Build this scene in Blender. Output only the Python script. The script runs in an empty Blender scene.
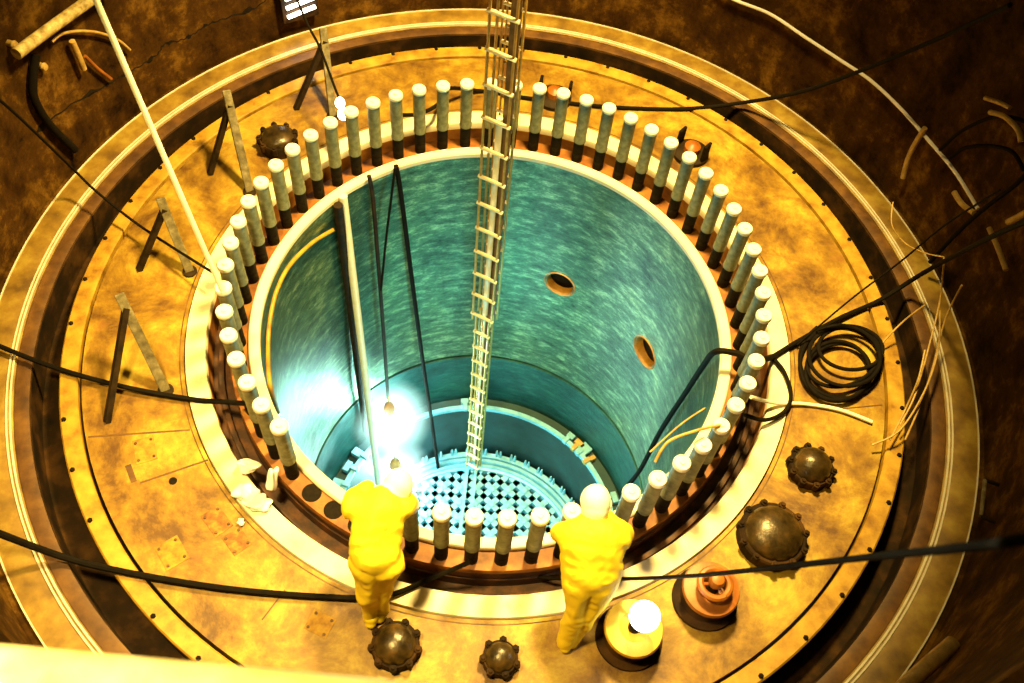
import bpy, bmesh, math, random
from mathutils import Vector, Matrix
random.seed(7)
PI = math.pi
C = bpy.context.scene.collection
S = 2.4                      # radius of the stud circle in metres

# ------------------------------------------------------------------ camera
cd = bpy.data.cameras.new('camera')
cam = bpy.data.objects.new('camera', cd)
C.objects.link(cam)
CL = Vector((0.08757, -5.3275, 7.7146))
FW = Vector((0.011838, 0.553765, -0.832589))
RT = Vector((0.994741, 0.078197, 0.066153))
UP = Vector((-0.101739, 0.828993, 0.549927))
FPX = 965.0
m = Matrix((RT, UP, -FW)).transposed().to_4x4()
m.translation = CL
cam.matrix_world = m
cd.sensor_width = 36
cd.lens = FPX / 1024 * 36
cd.clip_start = 0.05
cd.dof.use_dof = True
cd.dof.focus_distance = 9.5
cd.dof.aperture_fstop = 1.8
bpy.context.scene.camera = cam

# ------------------------------------------------------------------ world, exposure
w = bpy.data.worlds.new('hall_dark')
bpy.context.scene.world = w
w.use_nodes = True
w.node_tree.nodes['Background'].inputs[0].default_value = (1.0, 0.62, 0.25, 1)
w.node_tree.nodes['Background'].inputs[1].default_value = 0.01
vs = bpy.context.scene.view_settings
vs.view_transform = 'Standard'
vs.look = 'None'
vs.exposure = 0.2
vs.gamma = 1.0
vs.use_curve_mapping = False

# ------------------------------------------------------------------ lights of the hall
def lamp(name, kind, loc, power, col, size=0.5, target=None, spot=None, blend=0.5):
    d = bpy.data.lights.new(name, kind)
    d.energy = power
    d.color = col
    if kind == 'AREA':
        d.shape = 'DISK'; d.size = size
    else:
        d.shadow_soft_size = size
    if kind == 'SPOT':
        d.spot_size = math.radians(spot); d.spot_blend = blend
    o = bpy.data.objects.new(name, d)
    C.objects.link(o)
    o.location = loc
    if target is not None:
        o.rotation_euler = (Vector(target) - Vector(loc)).to_track_quat('-Z', 'Y').to_euler()
    return o
WARM = (1.0, 0.70, 0.20)
lamp('hall_lamp_key', 'SPOT', (0.9, 1.5, 8.0), 8800, WARM, 0.5, (-0.35, 0.6, 0), 71, 0.4)
lamp('hall_lamp_bridge', 'SPOT', (-2.4, -3.4, 8.8), 6000, WARM, 0.5, (-1.0, -1.7, 0), 52, 0.9)
lamp('hall_lamp_soft', 'AREA', (-1.5, -0.5, 9.5), 60, WARM, 2.5, (-1, 0.5, 0))

# ------------------------------------------------------------------ materials
def nodes_of(name):
    mt = bpy.data.materials.new(name)
    mt.use_nodes = True
    nt = mt.node_tree
    return mt, nt, nt.nodes['Principled BSDF']
def ramp(nt, fac, stops):
    r = nt.nodes.new('ShaderNodeValToRGB')
    el = r.color_ramp.elements
    while len(el) > len(stops): el.remove(el[-1])
    while len(el) < len(stops): el.new(0.5)
    for e, (p, c) in zip(el, stops):
        e.position = p; e.color = (*c, 1)
    nt.links.new(fac, r.inputs[0])
    return r.outputs[0]
def noise(nt, vec, scale, detail=6, rough=0.6, dist=0.0):
    n = nt.nodes.new('ShaderNodeTexNoise')
    n.inputs['Scale'].default_value = scale
    n.inputs['Detail'].default_value = detail
    n.inputs['Roughness'].default_value = rough
    n.inputs['Distortion'].default_value = dist
    nt.links.new(vec, n.inputs['Vector'])
    return n.outputs['Fac']
def objco(nt):
    return nt.nodes.new('ShaderNodeTexCoord').outputs['Object']
def mapping(nt, vec, sc):
    mp = nt.nodes.new('ShaderNodeMapping')
    mp.inputs['Scale'].default_value = sc
    nt.links.new(vec, mp.inputs['Vector'])
    return mp.outputs[0]
def polar(nt, ks, kz, kr=1.0):
    """coordinates (angle*ks, height*kz, radius*kr) about the vessel axis"""
    co = objco(nt)
    sp = nt.nodes.new('ShaderNodeSeparateXYZ'); nt.links.new(co, sp.inputs[0])
    at = nt.nodes.new('ShaderNodeMath'); at.operation = 'ARCTAN2'
    nt.links.new(sp.outputs[1], at.inputs[0]); nt.links.new(sp.outputs[0], at.inputs[1])
    def mul(o, k):
        mm = nt.nodes.new('ShaderNodeMath'); mm.operation = 'MULTIPLY'
        nt.links.new(o, mm.inputs[0]); mm.inputs[1].default_value = k
        return mm.outputs[0]
    ln = nt.nodes.new('ShaderNodeMath'); ln.operation = 'MULTIPLY'
    xx = nt.nodes.new('ShaderNodeMath'); xx.operation = 'POWER'; nt.links.new(sp.outputs[0], xx.inputs[0]); xx.inputs[1].default_value = 2
    yy = nt.nodes.new('ShaderNodeMath'); yy.operation = 'POWER'; nt.links.new(sp.outputs[1], yy.inputs[0]); yy.inputs[1].default_value = 2
    ad = nt.nodes.new('ShaderNodeMath'); ad.operation = 'ADD'; nt.links.new(xx.outputs[0], ad.inputs[0]); nt.links.new(yy.outputs[0], ad.inputs[1])
    sq = nt.nodes.new('ShaderNodeMath'); sq.operation = 'SQRT'; nt.links.new(ad.outputs[0], sq.inputs[0])
    cb = nt.nodes.new('ShaderNodeCombineXYZ')
    nt.links.new(mul(at.outputs[0], ks), cb.inputs[0])
    nt.links.new(mul(sp.outputs[2], kz), cb.inputs[1])
    nt.links.new(mul(sq.outputs[0], kr), cb.inputs[2])
    return cb.outputs[0]
def mixcol(nt, fac, a, b, mode='MIX'):
    mx = nt.nodes.new('ShaderNodeMix'); mx.data_type = 'RGBA'; mx.blend_type = mode
    for s, v in ((0, fac), (6, a), (7, b)):
        if hasattr(v, 'links'): nt.links.new(v, mx.inputs[s])
        else: mx.inputs[s].default_value = v if s == 0 else (*v, 1)
    return mx.outputs[2]
def bump(nt, b, h, strength=0.2, dist=0.02):
    bp = nt.nodes.new('ShaderNodeBump')
    bp.inputs['Strength'].default_value = strength
    bp.inputs['Distance'].default_value = dist
    nt.links.new(h, bp.inputs['Height']); nt.links.new(bp.outputs[0], b.inputs['Normal'])
def mat(name, cols, scale=4.0, rough=0.6, metal=0.0, bmp=0.15, detail=6, sc3=None, lo=0.3, hi=0.7, spec=0.5):
    """mottled surface from a noise ramp over the given colours"""
    mt, nt, b = nodes_of(name)
    v = objco(nt)
    if sc3: v = mapping(nt, v, sc3)
    f = noise(nt, v, scale, detail)
    n = len(cols)
    c = ramp(nt, f, [(lo + (hi - lo) * i / max(1, n - 1), col) for i, col in enumerate(cols)])
    nt.links.new(c, b.inputs['Base Color'])
    b.inputs['Roughness'].default_value = rough
    b.inputs['Metallic'].default_value = metal
    b.inputs['Specular IOR Level'].default_value = spec
    if bmp: bump(nt, b, f, bmp)
    return mt
def emis(name, col, strength):
    mt, nt, b = nodes_of(name)
    b.inputs['Base Color'].default_value = (*col, 1)
    b.inputs['Emission Color'].default_value = (*col, 1)
    b.inputs['Emission Strength'].default_value = strength
    return mt

def floor_mat():
    mt, nt, b = nodes_of('yellow_floor')
    co = objco(nt)
    f1 = noise(nt, co, 1.5, 10, 0.72, 0.3)
    f2 = noise(nt, polar(nt, 16, 1, 9), 1.0, 6, 0.7)
    c1 = ramp(nt, f1, [(0.37, (0.11, 0.045, 0.002)), (0.5, (0.29, 0.16, 0.009)), (0.64, (0.50, 0.36, 0.035))])
    c2 = ramp(nt, f2, [(0.3, (0.62, 0.5, 0.4)), (0.62, (1, 1, 1))])
    c = mixcol(nt, 0.8, c1, c2, 'MULTIPLY')
    f3 = noise(nt, co, 2.4, 4, 0.5, 0.3)
    st = ramp(nt, f3, [(0.64, (0, 0, 0)), (0.74, (0.65, 0.65, 0.65))])
    c = mixcol(nt, st, c, (0.26, 0.10, 0.02))
    nt.links.new(c, b.inputs['Base Color'])
    b.inputs['Roughness'].default_value = 0.55
    bump(nt, b, f1, 0.25)
    return mt
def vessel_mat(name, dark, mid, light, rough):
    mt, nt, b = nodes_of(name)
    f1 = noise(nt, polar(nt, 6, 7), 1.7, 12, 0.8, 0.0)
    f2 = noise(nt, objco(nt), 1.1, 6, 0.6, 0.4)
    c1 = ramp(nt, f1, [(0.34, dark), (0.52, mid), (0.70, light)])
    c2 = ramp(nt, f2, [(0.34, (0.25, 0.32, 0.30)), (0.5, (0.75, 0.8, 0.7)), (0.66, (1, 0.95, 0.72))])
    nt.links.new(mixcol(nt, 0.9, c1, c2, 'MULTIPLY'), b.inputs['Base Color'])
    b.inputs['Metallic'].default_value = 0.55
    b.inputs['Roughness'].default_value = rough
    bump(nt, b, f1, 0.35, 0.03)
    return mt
M = dict(
    floor=floor_mat(),
    ring=mat('pale_seal_ring', [(0.62, 0.5, 0.28), (0.85, 0.75, 0.5), (0.92, 0.84, 0.62)], 3.0, 0.5, 0, 0.1),
    lip=mat('machined_lip', [(0.85, 0.72, 0.5), (0.95, 0.86, 0.66)], 3.0, 0.4, 0, 0.05),
    flange=mat('rusty_flange', [(0.12, 0.035, 0.003), (0.26, 0.085, 0.007), (0.38, 0.16, 0.015)], 5.0, 0.6, 0.0, 0.2),
    rust=mat('dark_rust', [(0.012, 0.004, 0.001), (0.05, 0.015, 0.002), (0.15, 0.05, 0.006)], 6.0, 0.6, 0.0, 0.2),
    band=mat('amber_band', [(0.2, 0.09, 0.008), (0.42, 0.23, 0.02), (0.54, 0.34, 0.04)], 5.0, 0.5),
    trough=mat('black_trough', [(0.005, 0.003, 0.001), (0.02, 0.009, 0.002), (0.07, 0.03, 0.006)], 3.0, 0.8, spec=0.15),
    bring=mat('brown_ring', [(0.04, 0.014, 0.002), (0.10, 0.04, 0.006), (0.18, 0.08, 0.012)], 4.0, 0.6),
    lring=mat('tan_ring', [(0.11, 0.055, 0.005), (0.24, 0.135, 0.013), (0.38, 0.26, 0.035)], 3.5, 0.5),
    steel=mat('bright_steel', [(0.75, 0.68, 0.5), (0.95, 0.9, 0.75)], 8.0, 0.3, 0.2, 0.05),
    wall=None,
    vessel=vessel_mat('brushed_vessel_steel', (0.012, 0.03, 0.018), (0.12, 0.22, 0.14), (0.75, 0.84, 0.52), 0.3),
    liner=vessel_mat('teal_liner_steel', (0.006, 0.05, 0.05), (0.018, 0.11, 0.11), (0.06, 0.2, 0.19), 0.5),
    barrel=mat('barrel_wall', [(0.004, 0.02, 0.02), (0.012, 0.055, 0.055)], 3.0, 0.6),
    core=mat('pale_blue_core', [(0.12, 0.38, 0.5), (0.25, 0.55, 0.66)], 8.0, 0.45),
    coredark=mat('core_depth', [(0.01, 0.04, 0.05), (0.02, 0.07, 0.08)], 3.0, 0.7),
    sleeve=mat('stud_sleeve', [(0.11, 0.11, 0.05), (0.19, 0.19, 0.095), (0.28, 0.28, 0.15)], 14.0, 0.5, 0.15, 0.1),
    cap=mat('white_cap', [(0.85, 0.78, 0.6), (0.98, 0.94, 0.82)], 20.0, 0.5),
    thread=mat('black_thread', [(0.006, 0.004, 0.002), (0.014, 0.009, 0.004)], 30.0, 0.8, spec=0.1),
    black=mat('black_rubber', [(0.004, 0.003, 0.002), (0.009, 0.006, 0.003)], 20.0, 0.8, 0, 0, spec=0.1),
    grey=mat('grey_steel', [(0.06, 0.045, 0.018), (0.15, 0.12, 0.055), (0.30, 0.25, 0.14)], 12.0, 0.6, 0.0),
    darkst=mat('dark_strut', [(0.006, 0.003, 0.001), (0.035, 0.018, 0.004)], 10.0, 0.7, spec=0.2),
    dome=mat('dark_dome', [(0.01, 0.006, 0.002), (0.05, 0.03, 0.008), (0.12, 0.06, 0.014)], 7.0, 0.3, 0.2, 0.5),
    suit=mat('yellow_suit', [(0.74, 0.53, 0.012), (0.84, 0.63, 0.018)], 6.0, 0.7, 0, 0.1),
    white=mat('white_cloth', [(0.85, 0.85, 0.82), (0.97, 0.97, 0.95)], 8.0, 0.6),
    skin=mat('skin', [(0.6, 0.34, 0.22), (0.66, 0.4, 0.27)], 9.0, 0.5),
    hair=mat('dark_hair', [(0.03, 0.02, 0.01), (0.06, 0.035, 0.02)], 40.0, 0.6),
    gold=mat('gilt_ladder', [(0.45, 0.22, 0.03), (0.7, 0.42, 0.08)], 12.0, 0.35, 0.3, 0.05),
    rung=mat('pale_rung', [(0.9, 0.75, 0.42), (1.0, 0.9, 0.62)], 12.0, 0.35, 0.1, 0.05),
    brown=mat('brown_channel', [(0.10, 0.05, 0.012), (0.24, 0.13, 0.03)], 12.0, 0.5),
    orange=mat('orange_paint', [(0.2, 0.05, 0.003), (0.42, 0.14, 0.01)], 7.0, 0.45),
    amber=mat('amber_paint', [(0.6, 0.34, 0.02), (0.8, 0.5, 0.04)], 7.0, 0.45),
    tan=mat('tan_wire', [(0.35, 0.2, 0.04), (0.6, 0.4, 0.12)], 15.0, 0.5),
    pole=mat('white_pole', [(0.85, 0.8, 0.62), (0.97, 0.94, 0.8)], 10.0, 0.4),
    nozzle=mat('rusty_nozzle', [(0.25, 0.09, 0.01), (0.65, 0.32, 0.05)], 7.0, 0.5),
    bulb=emis('glowing_bulb', (1.0, 0.97, 0.85), 12.0),
    cyanbulb=emis('glowing_lamp', (0.8, 1.0, 1.0), 40.0),
    rail=mat('pale_rail', [(0.85, 0.68, 0.25), (0.98, 0.9, 0.6)], 6.0, 0.5),
    plastic=mat('white_plastic', [(0.92, 0.9, 0.9), (1.0, 0.98, 1.0)], 10.0, 0.25),
)
def wall_mat():
    mt, nt, b = nodes_of('brown_stained_wall')
    co = objco(nt)
    f1 = noise(nt, co, 1.5, 10, 0.75, 0.1)
    f2 = noise(nt, polar(nt, 22, 0.8), 1.0, 5, 0.6)
    c1 = ramp(nt, f1, [(0.34, (0.006, 0.002, 0.0005)), (0.52, (0.07, 0.03, 0.004)), (0.7, (0.30, 0.15, 0.02))])
    c2 = ramp(nt, f2, [(0.35, (0.45, 0.4, 0.35)), (0.6, (1, 1, 1))])
    nt.links.new(mixcol(nt, 0.8, c1, c2, 'MULTIPLY'), b.inputs['Base Color'])
    b.inputs['Roughness'].default_value = 0.85
    b.inputs['Specular IOR Level'].default_value = 0.08
    bump(nt, b, f1, 0.4)
    return mt
M['wall'] = wall_mat()

# ------------------------------------------------------------------ mesh helpers
def link_mesh(name, bm, m, parent=None, smooth=True, loc=None):
    me = bpy.data.meshes.new(name)
    bmesh.ops.recalc_face_normals(bm, faces=bm.faces[:])
    bm.to_mesh(me); bm.free()
    for x in (m if isinstance(m, (list, tuple)) else [m]): me.materials.append(x)
    o = bpy.data.objects.new(name, me)
    C.objects.link(o)
    if smooth:
        for p in me.polygons: p.use_smooth = True
        try: me.set_sharp_from_angle(angle=math.radians(38))
        except Exception: pass
    if parent is not None: o.parent = parent
    if loc is not None: o.location = loc
    return o
def tag(o, label, cat, group=None, kind=None):
    o['label'] = label; o['category'] = cat
    if group: o['group'] = group
    if kind: o['kind'] = kind
    return o
def thing(name, label, cat, loc=(0, 0, 0), rz=0.0, group=None):
    o = bpy.data.objects.new(name, None)
    o.empty_display_size = 0.1
    C.objects.link(o)
    o.location = loc; o.rotation_euler = (0, 0, rz)
    return tag(o, label, cat, group)
def struct(name, bm, m, smooth=True):
    o = link_mesh(name, bm, m, None, smooth)
    o['kind'] = 'structure'
    return o
def revolve(bm, prof, seg=128, a0=0.0, a1=2 * PI, close=True, caps=False):
    """prof: list of (r, z); close = closed cross-section"""
    full = abs(a1 - a0 - 2 * PI) < 1e-6
    n = seg if full else seg + 1
    rows = []
    for i in range(n):
        a = a0 + (a1 - a0) * i / seg
        rows.append([bm.verts.new((r * math.cos(a), r * math.sin(a), z)) for r, z in prof])
    k = len(prof)
    for i in range(seg):
        A = rows[i]; B = rows[(i + 1) % n]
        for j in range(k if close else k - 1):
            jj = (j + 1) % k
            bm.faces.new((A[j], B[j], B[jj], A[jj]))
    if not full and close:
        bm.faces.new(rows[0][::-1]); bm.faces.new(rows[-1])
def box(bm, c, s, rot=None):
    mt = Matrix.Translation(c)
    if rot is not None: mt = mt @ rot.to_4x4()
    r = bmesh.ops.create_cube(bm, size=1.0, matrix=mt @ Matrix.Diagonal((*s, 1)))
    return r['verts']
def bevel(bm, w_, seg=2):
    bmesh.ops.bevel(bm, geom=bm.edges[:], offset=w_, segments=seg, affect='EDGES', profile=0.5)
def lathe(bm, prof, c=(0, 0, 0), seg=24, rot=None):
    """solid of revolution, prof (r, z) from bottom to top; r=0 ends close it"""
    mt = Matrix.Translation(c)
    if rot is not None: mt = mt @ rot.to_4x4()
    rows = []
    for r, z in prof:
        if r < 1e-6: rows.append([bm.verts.new(mt @ Vector((0, 0, z)))])
        else: rows.append([bm.verts.new(mt @ Vector((r * math.cos(2 * PI * i / seg), r * math.sin(2 * PI * i / seg), z))) for i in range(seg)])
    for A, B in zip(rows, rows[1:]):
        for i in range(seg):
            j = (i + 1) % seg
            if len(A) == 1 and len(B) == 1: continue
            if len(A) == 1: bm.faces.new((A[0], B[i], B[j]))
            elif len(B) == 1: bm.faces.new((A[i], A[j], B[0]))
            else: bm.faces.new((A[i], A[j], B[j], B[i]))
    for R, f in ((rows[0], True), (rows[-1], False)):
        if len(R) > 1: bm.faces.new(R[::-1] if f else R)
def smooth_path(pts, n=10):
    P = [Vector(p) for p in pts]
    if len(P) < 3: return P
    out = []
    for i in range(len(P) - 1):
        p0 = P[max(i - 1, 0)]; p1 = P[i]; p2 = P[i + 1]; p3 = P[min(i + 2, len(P) - 1)]
        for k in range(n):
            t = k / n
            out.append(0.5 * ((2 * p1) + (-p0 + p2) * t + (2 * p0 - 5 * p1 + 4 * p2 - p3) * t * t + (-p0 + 3 * p1 - 3 * p2 + p3) * t ** 3))
    out.append(P[-1])
    return out
def tube(bm, pts, r, seg=8, sm=10):
    P = smooth_path(pts, sm) if sm else [Vector(p) for p in pts]
    n = len(P)
    rr = (lambda i: r) if not isinstance(r, (list, tuple)) else (lambda i: r[0] + (r[1] - r[0]) * i / (n - 1))
    t = (P[1] - P[0]).normalized()
    u = t.orthogonal().normalized()
    rows = []
    for i in range(n):
        t2 = (P[min(i + 1, n - 1)] - P[max(i - 1, 0)])
        if t2.length < 1e-9: t2 = t
        t2.normalize()
        u = (u - t2 * u.dot(t2))
        u = u.normalized() if u.length > 1e-6 else t2.orthogonal().normalized()
        v = t2.cross(u); t = t2
        rows.append([bm.verts.new(P[i] + rr(i) * (u * math.cos(2 * PI * k / seg) + v * math.sin(2 * PI * k / seg))) for k in range(seg)])
    for A, B in zip(rows, rows[1:]):
        for k in range(seg):
            j = (k + 1) % seg
            bm.faces.new((A[k], A[j], B[j], B[k]))
    bm.faces.new(rows[0][::-1]); bm.faces.new(rows[-1])
def bar(bm, a, b, wx, wy, up=Vector((0, 0, 1))):
    a = Vector(a); b = Vector(b); d = (b - a)
    z = d.normalized(); x = up.cross(z)
    x = x.normalized() if x.length > 1e-4 else z.orthogonal().normalized()
    y = z.cross(x)
    box(bm, (a + b) / 2, (wx, wy, d.length), Matrix((x, y, z)).transposed())
def at(px, py, z):
    """point of the photograph on the level z (metres above the flange face)"""
    d = FW + RT * ((px - 512) / FPX) - UP * ((py - 341.5) / FPX)
    return CL + d * ((z - CL.z) / d.z)
def atd(px, py, depth):
    return CL + (FW + RT * ((px - 512) / FPX) - UP * ((py - 341.5) / FPX)) * depth
def onwall(px, py, R):
    d = FW + RT * ((px - 512) / FPX) - UP * ((py - 341.5) / FPX)
    a = d.x ** 2 + d.y ** 2; b = CL.x * d.x + CL.y * d.y; c = CL.x ** 2 + CL.y ** 2 - R * R
    return CL + d * ((-b + math.sqrt(max(0.0, b * b - a * c))) / a)
def ang(deg): return math.radians(deg)

# ------------------------------------------------------------------ the setting: floor, rings, walls
R = lambda k: k * S
bm = bmesh.new()
revolve(bm, [(R(1.212), 0), (R(1.585), 0), (R(1.585), -0.3), (R(1.212), -0.3)], 160)
struct('floor', bm, M['floor'])
bm = bmesh.new()      # seal ring between cavity floor and vessel
revolve(bm, [(R(1.127), 0.0), (R(1.13), 0.02), (R(1.205), 0.02), (R(1.208), 0.0), (R(1.208), -0.06), (R(1.127), -0.06)], 160)
struct('trim_1', bm, M['ring'])
bm = bmesh.new()      # skirt below the seal ring
revolve(bm, [(R(1.126), -0.062), (R(1.126), -0.33), (R(1.13), -0.33), (R(1.13), -0.062)], 160)
struct('trim_11', bm, M['flange'])
bm = bmesh.new()      # rusty channel below the seal ring
revolve(bm, [(R(1.045), -0.34), (R(1.08), -0.34), (R(1.082), -0.26), (R(1.10), -0.26), (R(1.102), -0.31), (R(1.125), -0.31), (R(1.125), -0.335), (R(1.135), -0.335), (R(1.135), -0.061), (R(1.211), -0.061), (R(1.211), -0.4), (R(1.045), -0.4)], 160)
struct('trim_2', bm, M['rust'])
bm = bmesh.new()      # amber band round the floor
revolve(bm, [(R(1.597), -0.3), (R(1.597), 0.01), (R(1.602), 0.025), (R(1.658), 0.025), (R(1.664), 0.01), (R(1.664), -0.3)], 160)
for i in range(72):
    a = 2 * PI * (i + 0.5) / 72
    for v in []: pass
band = struct('trim_3', bm, M['band'])
for i in range(48):
    a = 2 * PI * i / 48
    bm = bmesh.new()
    lathe(bm, [(0.022, 0), (0.022, 0.014), (0.014, 0.02), (0, 0.02)], (R(1.648) * math.cos(a), R(1.648) * math.sin(a), 0.024), 6)
    link_mesh('bolt', bm, M['thread'], band, False)
bm = bmesh.new()      # trough
revolve(bm, [(R(1.664), -0.05), (R(1.664), -0.32), (R(1.765), -0.32), (R(1.765), -0.02), (R(1.768), -0.02), (R(1.768), -0.36), (R(1.662), -0.36), (R(1.662), -0.05)], 160)
struct('trim_4', bm, M['trough'])
bm = bmesh.new()      # brown ring
revolve(bm, [(R(1.769), -0.3), (R(1.769), 0.0), (R(1.79), 0.012), (R(1.822), 0.0), (R(1.822), -0.3)], 160)
struct('trim_5', bm, M['bring'])
bm = bmesh.new()      # tan flange ring
revolve(bm, [(R(1.8235), -0.3), (R(1.8235), 0.01), (R(1.83), 0.02), (R(1.945), 0.02), (R(1.95), 0.01), (R(1.95), -0.3)], 160)
struct('trim_6', bm, M['lring'])
for k, (r0, r1) in enumerate(((1.828, 1.835), (1.842, 1.848), (1.943, 1.948))):
    bm = bmesh.new()
    revolve(bm, [(R(r0), 0.02), (R(r0), 0.032), (R(r1), 0.032), (R(r1), 0.02)], 160)
    struct('trim_%d' % (7 + k), bm, M['steel'])
WA0, WA1 = ang(-57), ang(234)
bm = bmesh.new()
revolve(bm, [(R(1.951), -0.3), (R(1.951), 0.0), (R(1.972), 0.0), (R(1.972), 3.2), (R(2.06), 3.2), (R(2.06), -0.3)], 150, WA0, WA1)
struct('wall_back', bm, M['wall'])

# ------------------------------------------------------------------ the vessel
RV = R(0.925)
vz = -6.9
ves = thing('reactor_vessel', 'huge open steel reactor vessel with brushed teal walls set in the yellow floor', 'vessel', (0, 0, 0))
NOZ = [(560, 284, 0.185), (645, 352, 0.20)]
npos = [onwall(px, py, RV) for px, py, _ in NOZ]
# wall with real nozzle openings: faces inside each opening are cut away
bm = bmesh.new()
NA, NZ = 360, 150
z0, z1 = 0.035, -4.06
rows = []
for j in range(NZ + 1):
    z = z0 + (z1 - z0) * j / NZ
    rows.append([bm.verts.new((RV * math.cos(2 * PI * i / NA), RV * math.sin(2 * PI * i / NA), z)) for i in range(NA)])
for j in range(NZ):
    for i in range(NA):
        k = (i + 1) % NA
        bm.faces.new((rows[j][i], rows[j][k], rows[j + 1][k], rows[j + 1][i]))
def local_uv(v, c):
    a = math.atan2(v.y, v.x) - math.atan2(c.y, c.x)
    a = (a + PI) % (2 * PI) - PI
    return a * RV, v.z - c.z
for c, (_, _, rad) in zip(npos, NOZ):
    kill = [f for f in bm.faces if math.hypot(*local_uv(f.calc_center_median(), c)) < rad]
    bmesh.ops.delete(bm, geom=kill, context='FACES')
    for v in bm.verts:           # snap the ragged rim to a circle
        if v.is_boundary and z1 + 0.01 < v.co.z < z0 - 0.01:
            u_, w_ = local_uv(v.co, c)
            d = math.hypot(u_, w_)
            if 0.001 < d < rad * 1.4:
                k = rad / d; a = math.atan2(c.y, c.x) + u_ * k / RV
                v.co = Vector((RV * math.cos(a), RV * math.sin(a), c.z + w_ * k))
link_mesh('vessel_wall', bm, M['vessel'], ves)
for c, (_, _, rad) in zip(npos, NOZ):
    out = Vector((c.x, c.y, 0)).normalized()
    q = out.to_track_quat('Z', 'Y').to_matrix()
    bm = bmesh.new()
    prof = [(rad + 0.02, -0.012), (rad - 0.0, 0.01), (rad * 0.93, 0.06), (rad * 0.92, 0.16), (rad * 0.9 + 0.05, 0.16), (rad + 0.05, 0.03)]
    mt = Matrix.Translation(c) @ q.to_4x4()
    seg = 40; rr_ = []
    for i in range(seg):
        a = 2 * PI * i / seg; col = []
        for k, (r_, h) in enumerate(prof):
            u_ = r_ * math.cos(a); v_ = r_ * math.sin(a)
            p = mt @ Vector((u_, v_, 0))
            # push back to follow the curved wall
            lat = Vector((p.x - c.x, p.y - c.y, 0)).length
            sag = RV - math.sqrt(max(0, RV * RV - lat * lat))
            col.append(bm.verts.new(p + out * (h - sag)))
        rr_.append(col)
    for i in range(seg):
        A, B = rr_[i], rr_[(i + 1) % seg]
        for k in range(len(prof)):
            j = (k + 1) % len(prof)
            bm.faces.new((A[k], B[k], B[j], A[j]))
    nz = link_mesh('nozzle', bm, M['nozzle'], ves)
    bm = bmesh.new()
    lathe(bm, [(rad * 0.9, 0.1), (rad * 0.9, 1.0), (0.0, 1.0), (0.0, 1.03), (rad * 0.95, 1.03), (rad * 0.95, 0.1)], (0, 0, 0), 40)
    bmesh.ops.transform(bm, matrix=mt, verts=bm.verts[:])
    link_mesh('shaded_bore', bm, M['trough'], nz)  # black colour paints the shade deep inside the nozzle
bm = bmesh.new()      # flange body with the machined lip
HOLES = [58, 59, 60]
revolve(bm, [(RV + 0.002, 0.034), (R(0.965), 0.034), (R(0.972), 0.0), (R(1.04), 0.0), (R(1.043), -0.02), (R(1.043), -0.05), (R(1.03), -0.06), (R(0.97), -0.6), (RV + 0.06, -0.6), (RV + 0.06, -0.03), (RV + 0.002, -0.01)], 180)
link_mesh('flange', bm, M['flange'], ves)
bm = bmesh.new()
revolve(bm, [(R(1.0305), -0.051), (R(1.0435), -0.051), (R(1.044), -0.14), (R(1.038), -0.15), (R(1.038), -0.19), (R(1.044), -0.2), (R(1.044), -0.42), (R(1.0305), -0.42)], 180)
link_mesh('flange_side', bm, M['rust'], ves)  # rust darker than the flange, painting shade on the outward face
bm = bmesh.new()
revolve(bm, [(RV - 0.004, -0.02), (RV - 0.004, 0.03), (RV + 0.006, 0.042), (R(0.962), 0.042), (R(0.968), 0.03), (R(0.971), 0.002), (R(0.967), 0.002), (R(0.96), 0.036), (RV + 0.004, 0.036), (RV + 0.001, -0.02)], 180)
link_mesh('flange_lip', bm, M['lip'], ves)
def stud_angle(i): return ang(234.634) - 2 * PI * i / 60
for i in HOLES:
    a = stud_angle(i)
    bm = bmesh.new()
    lathe(bm, [(0.085, 0.001), (0.085, 0.004), (0.0, 0.004)], (S * math.cos(a), S * math.sin(a), 0), 24)
    link_mesh('stud_hole', bm, M['thread'], ves)
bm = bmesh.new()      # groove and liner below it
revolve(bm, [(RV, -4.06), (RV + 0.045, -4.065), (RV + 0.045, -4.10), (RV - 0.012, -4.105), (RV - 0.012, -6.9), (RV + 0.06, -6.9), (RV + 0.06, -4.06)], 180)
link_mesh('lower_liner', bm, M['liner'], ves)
bm = bmesh.new()
revolve(bm, [(RV, -6.9), (1.9, -7.7), (1.2, -8.3), (0.4, -8.6), (0.001, -8.62), (0.001, -8.7), (0.4, -8.7), (1.25, -8.4), (2.0, -7.75), (RV + 0.05, -6.9)], 96)
link_mesh('bottom_head', bm, M['coredark'], ves)

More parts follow.
